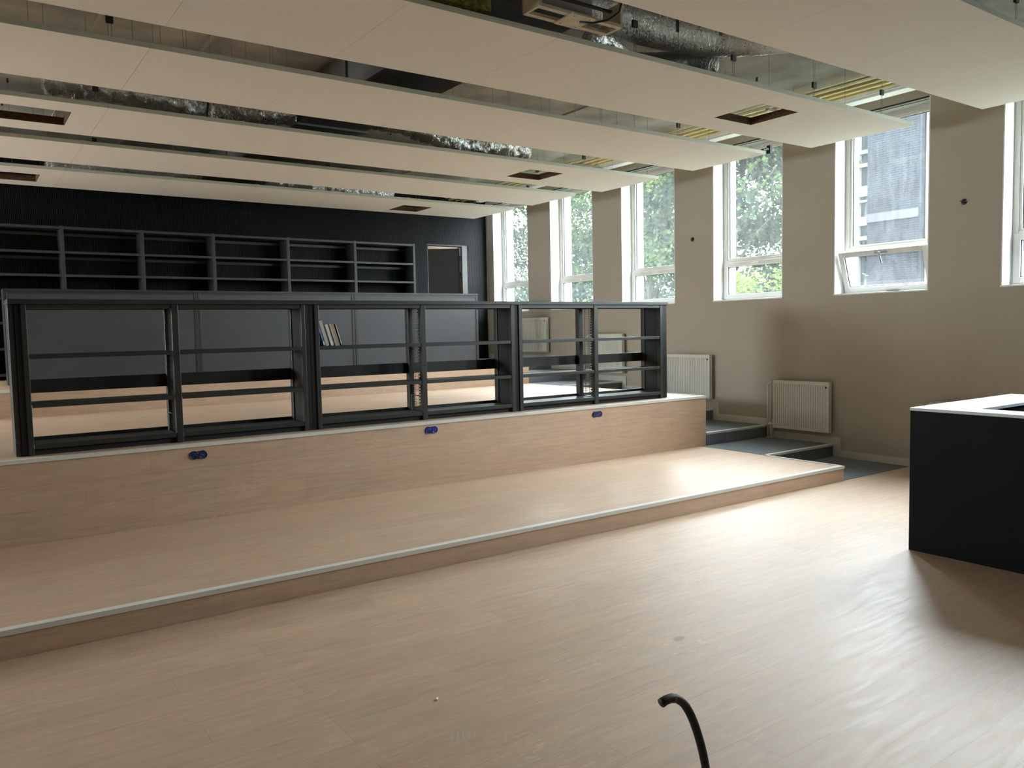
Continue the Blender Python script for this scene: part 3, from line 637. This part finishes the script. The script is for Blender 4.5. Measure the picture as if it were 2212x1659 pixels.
# ------------------------------------------------------------------ radiators
def radiator(label):
    t = thing('radiator', label, 'radiator', group='white panel radiators under the windows')
    m = MB(); n = 23; y0, y1, z0, z1 = .02, .76, .035, .565; p = (y1 - y0) / n       # ribbed front face
    for i in range(n):
        a = y0 + i * p; b = len(m.v)
        pr = [(-.098, a), (-.098, a + p * .55), (-.090, a + p * .68), (-.090, a + p * .87), (-.098, a + p)]
        m.v += [(x, y, z0) for x, y in pr] + [(x, y, z1) for x, y in pr]
        for k in range(4): m.f.append((b + k, b + k + 1, b + k + 6, b + k + 5))
    m.box(-.0895, -.078, .0, .78, 0, .60); m.box(-.10, -.0895, 0, .78, .565, .60); m.box(-.10, -.0895, 0, .78, 0, .035); m.box(-.10, -.0895, 0, .02, .035, .565); m.box(-.10, -.0895, .76, .78, .035, .565)
    m.build('panel', M_rad, t)
    B(-.06, -.045, .01, .77, .02, .58).build('rear_panel', M_rad, t)
    B(-.10, -.042, -.004, 0, .0, .605).build('side_cover', M_rad, t); B(-.10, -.042, .78, .784, .0, .605).build('side_cover', M_rad, t)
    g = MB()
    for k in range(38): g.box(-.098, -.044, .01 + k * .02, .022 + k * .02, .600, .606)
    g.box(-.10, -.096, 0, .78, .600, .608); g.box(-.046, -.042, 0, .78, .600, .608); g.build('grille', M_rad, t)
    h = MB(); h.cyl((-.103, .035, .545), (-.099, .035, .545), .011, 12); h.build('plug', M_blackflat, t)
    v = MB(); v.cyl((-.07, .79, .04), (-.07, .86, .04), .012); v.cyl((-.07, .83, .02), (-.07, .83, -.10), .011); v.cyl((-.07, .815, .04), (-.07, .87, .04), .018, 12)
    v.build('valve', M_rad, t, smooth=False)
    v = MB(); v.tube([(-.07, .78, .57), (-.07, .82, .585), (-.07, .845, .56), (-.07, .85, .3), (-.07, .85, -.12)], .009, 10); v.build('pipe', M_rad, t, smooth=True)
    v = MB(); v.cyl((-.07, .885, .55), (-.07, .885, -.12), .013, 10); v.cyl((-.07, .885, .55), (-.07, .83, .59), .010, 10); v.build('pipe', M_rad, t, smooth=True)
    v = MB(); v.cyl((-.07, .83, -.135), (-.07, .83, -.128), .026, 14); v.cyl((-.07, .885, -.135), (-.07, .885, -.128), .026, 14); v.build('floor_collar', M_rad, t)
    v = MB(); v.box(-.045, -.001, .1, .13, .1, .5); v.box(-.045, -.001, .65, .68, .1, .5); v.build('wall_bracket', M_rad, t)
    return t
R0 = radiator('white panel radiator on the second carpet step, fully visible')
R0.location = (XW, 5.62, RI + .14)
for y, z, l in ((7.45, 3 * RI, 'white radiator just right of the bookcase end'), (9.20, 5 * RI, 'white radiator seen through the right bay of the rightmost bookcase'),
                (11.12, 7 * RI, 'farthest white radiator, seen through the left bay of the rightmost bookcase'), (3.58, 0, 'white radiator mostly hidden behind the black desk')):
    c = copy_tree(R0); c.location = (XW, y, z + .14); c['label'] = l

# ------------------------------------------------------------------ wall holes, sockets, hose, debris
for y, z, l in ((7.831, 2.821, 'round dark hole in the wall between the third and fourth windows'), (4.141, 2.827, 'dark hole with cable ends between the two right windows')):
    t = thing('cable_hole', l, 'hole', (XW, y, z))
    MB().cyl((-.003, 0, 0), (-.0005, 0, 0), .030, 18).build('hole', M_blackflat, t)
    if y < 5:
        w = MB(); w.tube([(-.002, .018, .008), (-.018, .026, .010), (-.02, .040, .012)], .006, 8); w.tube([(-.002, -.018, 0), (-.018, -.028, .004), (-.02, -.040, .004)], .006, 8); w.tube([(-.002, 0, -.02), (-.03, .01, -.032)], .006, 8)
        w.build('cable_end', mat('grey_cable', (.25, .22, .24), .6), t)
    else: MB().cyl((-.012, 0, .0), (-.003, 0, 0), .018, 12).build('cable_end', M_rubber, t)
for x, z, l in ((1.57, .666, 'left blue socket box in the front of the middle platform'), (3.67, .678, 'middle blue socket box, brightest blue, in the front of the middle platform'), (5.73, .668, 'right blue socket box with purple cables, below the rightmost bookcase')):
    t = thing('socket_box', l, 'socket box', (x, YT[2], z), group='blue socket boxes in the platform front')
    w = MB()
    for s in (-.034, .034): w.cyl((s, -.004, 0), (s, -.0005, 0), .034, 20)
    w.box(-.034, .034, -.004, -.0005, -.030, .030); w.build('recess', M_blackflat, t)
    bm = mat('deep_blue_plastic' , (.008, .02, .13) if x < 3 or x > 5 else (.012, .035, .33), .45) 
    w = MB()
    for s in (-.034, .034):
        w.tube([(s + .030 * math.cos(a), -.006, .030 * math.sin(a)) for a in [2 * math.pi * k / 20 for k in range(21)]], .0035, 6, False); w.cyl((s, -.0055, 0), (s, -.004, 0), .024, 16)
    w.box(-.045, .045, -.0065, -.004, -.022, .022); w.box(-.05, .05, -.009, -.0065, -.006, .006); w.build('blue_box', bm, t)
    w = MB(); w.tube([(-.03, -.008, .012), (-.01, -.013, -.008), (.012, -.013, .008), (.035, -.008, -.006)], .003, 6); w.tube([(-.035, -.008, -.01), (0, -.014, -.014), (.036, -.008, .014)], .003, 6)
    w.build('cable', mat('cable_colour', (.02, .03, .08) if x < 5 else (.10, .06, .16), .5), t)
hp = [(1.529, 1.5, .5845), (1.545, 1.5, .5875), (1.566, 1.5, .5865), (1.590, 1.5, .576), (1.620, 1.5, .549), (1.647, 1.5, .505), (1.672, 1.5, .446), (1.693, 1.5, .380), (1.708, 1.5, .31), (1.720, 1.5, .22), (1.728, 1.5, .12), (1.73, 1.5, .0)]
P = [Vector(p) for p in hp]; pts = []
for i in range(len(P) - 1):
    p0, p1, p2, p3 = P[max(i - 1, 0)], P[i], P[i + 1], P[min(i + 2, len(P) - 1)]; k = max(3, int((p2 - p1).length / .0016))
    for j in range(k):
        tt = j / k; pts.append(.5 * ((2 * p1) + (-p0 + p2) * tt + (2 * p0 - 5 * p1 + 4 * p2 - p3) * tt * tt + (-p0 + 3 * p1 - 3 * p2 + p3) * tt ** 3))
pts.append(P[-1])
t = thing('conduit_hose', 'black corrugated conduit sticking up out of the floor in the foreground', 'hose', (1.73, 1.5, 0))
L_ = [0]
for a, b in zip(pts, pts[1:]): L_.append(L_[-1] + (b - a).length)
o = MB().tube(pts, lambda i: .0118 + (.0006 if L_[i] > .10 else 0) * math.sin(L_[i] * 2 * math.pi / .0065), 16).build('hose', M_rubber, t, smooth=True); o.data.transform(Matrix.Translation((-1.73, -1.5, 0)))
MB().tube([(1.526, 1.5, .5835), (1.532, 1.5, .5853), (1.545, 1.5, .5875), (1.566, 1.5, .5865), (1.575, 1.5, .583)], .0128, 16).build('tape_end', mat('brown_tape', (.05, .028, .02), .5), t, smooth=True).data.transform(Matrix.Translation((-1.73, -1.5, 0)))
o = MB().tube([(1.652, 2.968, .004), (1.664, 2.984, .005)], .0035, 6).build('paper_scrap', M_white); tag(o, 'tiny white scrap lying on the near floor', 'scrap')
M_dust = mat('pale_dust', (.56, .47, .39), .8)
prn = [((1.689, 4.166), .3, .9), ((2.342, 4.11), -.2, .8), ((1.379, 3.626), .9, .7), ((1.46, 3.738), .5, .9), ((1.944, 3.29), .4, 1.0), ((1.586, 2.646), -.5, 1.0), ((1.232, 3.661), .8, .6), ((2.984, 2.81), .3, .7), ((1.346, 2.987), 1.2, .7), ((1.76, 3.398), -.6, .5), ((1.565, 3.585), .1, .7)]
PL = ['below the lowest step, left of the middle', 'right one of the upper pair', 'left of the cluster, middle height', 'highest in the left cluster', 'right of the left cluster, largest stripes', 'near the bottom edge, left of the hose', 'farthest left of all', 'farthest right, toward the desk', 'low on the left, above the bottom edge', 'between the cluster and the large print', 'lowest right in the left cluster']
for bi, ((x, y), a, s) in enumerate(prn):
    w = MB(); c, sn = math.cos(a), math.sin(a)
    for k in range(5):
        u = (k - 2) * .022 * s; hl = (.035 - .006 * abs(k - 2)) * s; jj = random.uniform(-.008, .008)
        q = [(u - .003, -hl + jj), (u + .003, -hl + jj), (u + .007, hl + jj), (u + .001, hl + jj)]
        w.quad(*[(px_ * c - py_ * sn, px_ * sn + py_ * c, .0006) for px_, py_ in q])
    o = w.build('boot_print', M_dust); o.location = (x, y, 0); tag(o, 'faint dusty boot print on the floor, ' + PL[bi], 'footprint', 'dusty boot prints on the floor')

# ------------------------------------------------------------------ outdoors
struct(B(9.13, 120, -60, 160, -.62, -.5).build('ground', M_grass))
# brick building opposite
BX = 26.0
t = thing('brick_building', 'blue grey brick building opposite the two right windows', 'building', (BX, 14.8, -.5))
def bput(m, n, mt, par=None): o = m.build(n, mt, par or t); o.data.transform(Matrix.Translation((-BX, -14.8, .5))); return o
w = MB(); w.box(BX, BX + 8, 13.87, 15.655, -.5, 9.2); w.box(BX, BX + 8, 5.0, 11.9, -.5, 9.2); bput(w, 'brick_wall', M_brickb)
bput(B(BX + .35, BX + 8, 13.74, 13.87, -.5, 9.2).box(BX + .02, BX + .3, 13.80, 13.869, -.5, 9.2), 'brick_return', M_brickd)
bput(B(BX + .6, BX + 8, 15.655, 16.6, -.5, 9.2), 'brick_return', M_brickd)
bput(B(BX - .03, BX, 13.87, 15.655, 5.03, 5.30).box(BX - .05, BX + .0, 13.87, 15.655, 5.01, 5.04), 'stone_band', M_stone)
bput(B(BX + .28, BX + .5, 11.9, 13.74, -.5, 9.2), 'glazed_bay', M_bglass)
w = MB(); w.box(BX + .18, BX + .28, 13.58, 13.74, -.5, 9.2); w.box(BX + .18, BX + .28, 12.7, 12.8, -.5, 9.2)
for z in (2.4, 5.1, 7.8): w.box(BX + .18, BX + .28, 11.9, 13.58, z, z + .22)
bput(w, 'bay_frame', M_bframe)
bput(B(BX + .28, BX + .5, 15.655, 16.25, -.5, 9.2), 'stair_glazing', M_bglass)
w = MB(); w.box(BX + .1, BX + .26, 16.02, 16.2, -.5, 9.2)
for z, h in ((3.9, .12), (4.45, .14), (4.95, .30), (5.75, .07), (5.95, .35), (6.95, .12), (7.4, .12), (8.4, .2)): w.box(BX + .1, BX + .26, 15.66, 16.02, z, z + h)
bput(w, 'stair_frame', M_bframe)
# leaves
def leaves(n, clusters, size, seed):
    r = random.Random(seed); m = MB()
    for k in range(n):
        cx, cy, cz, cr = clusters[r.randrange(len(clusters))]
        p = Vector((cx + r.gauss(0, cr), cy + r.gauss(0, cr), cz + r.gauss(0, cr * .7)))
        a = Vector((r.uniform(-1, 1), r.uniform(-1, 1), r.uniform(-.6, .6))).normalized(); b = a.cross(Vector((r.uniform(-1, 1), r.uniform(-1, 1), r.uniform(-1, 1)))).normalized()
        s = size * r.uniform(.6, 1.3); c = p + a * s * .5
        m.quad(tuple(p), tuple(c + b * s * .42), tuple(p + a * s * 1.1), tuple(c - b * s * .42))
    return m
def make_tree(label, loc, H, R, trunk_r, lean, n, seed, lm, base=.28, size=.13):
    r = random.Random(seed); t = thing('tree', label, 'tree', loc)
    cl = []
    for k in range(46):
        z = H * (base + (1 - base) * r.random() ** .9); rr = R * math.sqrt(max(.05, 1 - ((z / H - .62) / .42) ** 2)) ; a = r.uniform(0, 2 * math.pi); d = rr * math.sqrt(r.uniform(.05, 1))
        cl.append((lean[0] * z / H + d * math.cos(a), lean[1] * z / H + d * math.sin(a), z, R * r.uniform(.11, .22)))
    m = MB(); top = (lean[0] * .8, lean[1] * .8, H * .8)
    tr = [(lean[0] * k / 8 * .8 + r.uniform(-.04, .04), lean[1] * k / 8 * .8 + r.uniform(-.04, .04), H * .8 * k / 8) for k in range(9)]
    m.tube(tr, lambda i: trunk_r * (1.15 - i * .125), 12)
    for c in cl[::2]:
        z0 = max(H * .2, c[2] - H * .22); q = z0 / (H * .8); s = Vector((lean[0] * .8 * q, lean[1] * .8 * q, z0)); e = Vector(c[:3]); md = (s + e) / 2 + Vector((r.uniform(-.3, .3), r.uniform(-.3, .3), -.1))
        m.tube([tuple(s), tuple(md), tuple(e)], lambda i: trunk_r * (.34, .18, .05)[i], 7)
    m.build('trunk', M_bark, t, smooth=True)
    leaves(n, cl, size, seed + 1).build('foliage', lm, t)
    return t
make_tree('large leafy tree filling the fourth window', (20.6, 16.9, -.5), 10.5, 2.75, .20, (.3, .3), 52000, 3, M_leaf, .26, .15)
make_tree('leafy tree with upright trunk in the third window', (25.5, 25.4, -.5), 11.5, 3.3, .24, (.2, .6), 34000, 11, M_leaf, .36, .15)
make_tree('leafy tree overhanging the second window', (24.5, 31.6, -.5), 12, 3.5, .2, (.4, -.2), 20000, 21, M_leaf, .40, .16)
make_tree('thick leaning tree in the window nearest the black wall', (22.5, 31.8, -.5), 11, 2.6, .34, (-1.6, 3.2), 13000, 31, M_leaf, .42, .15)
t = make_tree('distant tree behind the lamp post', (42, 52, -.5), 7.5, 5, .3, (0, 0), 9000, 41, M_leaf2, .12, .3)
make_tree('distant low tree right of the far trees', (44, 40, -.5), 5.6, 4.6, .3, (0, 0), 8000, 43, M_leaf2, .1, .3)
make_tree('distant tree far beyond the first window', (36, 58, -.5), 7.0, 4.5, .3, (0, 0), 7000, 47, M_leaf2, .1, .3)
def bush(label, x0, x1, y0, y1, z1, n, seed, lm, size=.09):
    r = random.Random(seed); cl = [(r.uniform(x0, x1), r.uniform(y0, y1), r.uniform(-.3, z1 - .15), .22) for k in range(90)]
    t = thing('hedge', label, 'hedge', ((x0 + x1) / 2, (y0 + y1) / 2, -.5)); 
    m = leaves(n, cl, size, seed); m.build('foliage', lm, t).data.transform(Matrix.Translation((-(x0 + x1) / 2, -(y0 + y1) / 2, .5)))
    s = MB(); q = 6
    for k in range(q):
        y = y0 + (y1 - y0) * (k + .5) / q; s.cyl(((x0 + x1) / 2, y, -.5), ((x0 + x1) / 2, y, z1 * .5), .04, 7)
    s.build('stem', M_bark, t).data.transform(Matrix.Translation((-(x0 + x1) / 2, -(y0 + y1) / 2, .5)))
bush('bright green hedge behind the lower pane of the fourth window', 15.6, 16.8, 10.6, 14.6, 2.9, 15000, 5, M_leafy)
bush('yellow green bush low in the second window', 21, 22.2, 24.2, 27.6, 2.6, 7000, 6, M_leafy, .12)
bush('yellow green bush low in the first window', 19, 20.2, 29.5, 32.5, 3.1, 6000, 8, M_leafy, .12)
bush('small climbing shrub at the foot of the brick building', 24.4, 25.4, 14.9, 15.9, 2.75, 2500, 9, M_leafy, .10)
t = thing('lamp_post', 'thin pale lamp post low in the third window', 'lamp post', (24.2, 22.6, -.5))
MB().cyl((0, 0, 0), (0, 0, 4.6), .04, 10).build('pole', M_bframe, t); B(-.30, .05, -.06, .06, 4.55, 4.63).build('lamp_head', M_bframe, t)
o = MB()
for y in range(16, 34, 2): o.cyl((23.0, y, -.5), (23.0, y, 2.35), .03, 8)
o.cyl((23.0, 16, 2.35), (23.0, 32, 2.35), .025, 8); o.cyl((23.0, 16, 1.2), (23.0, 32, 1.2), .025, 8)
tag(o.build('railing', M_bframe), 'thin pale railing crossing the lower panes of the far windows', 'railing')
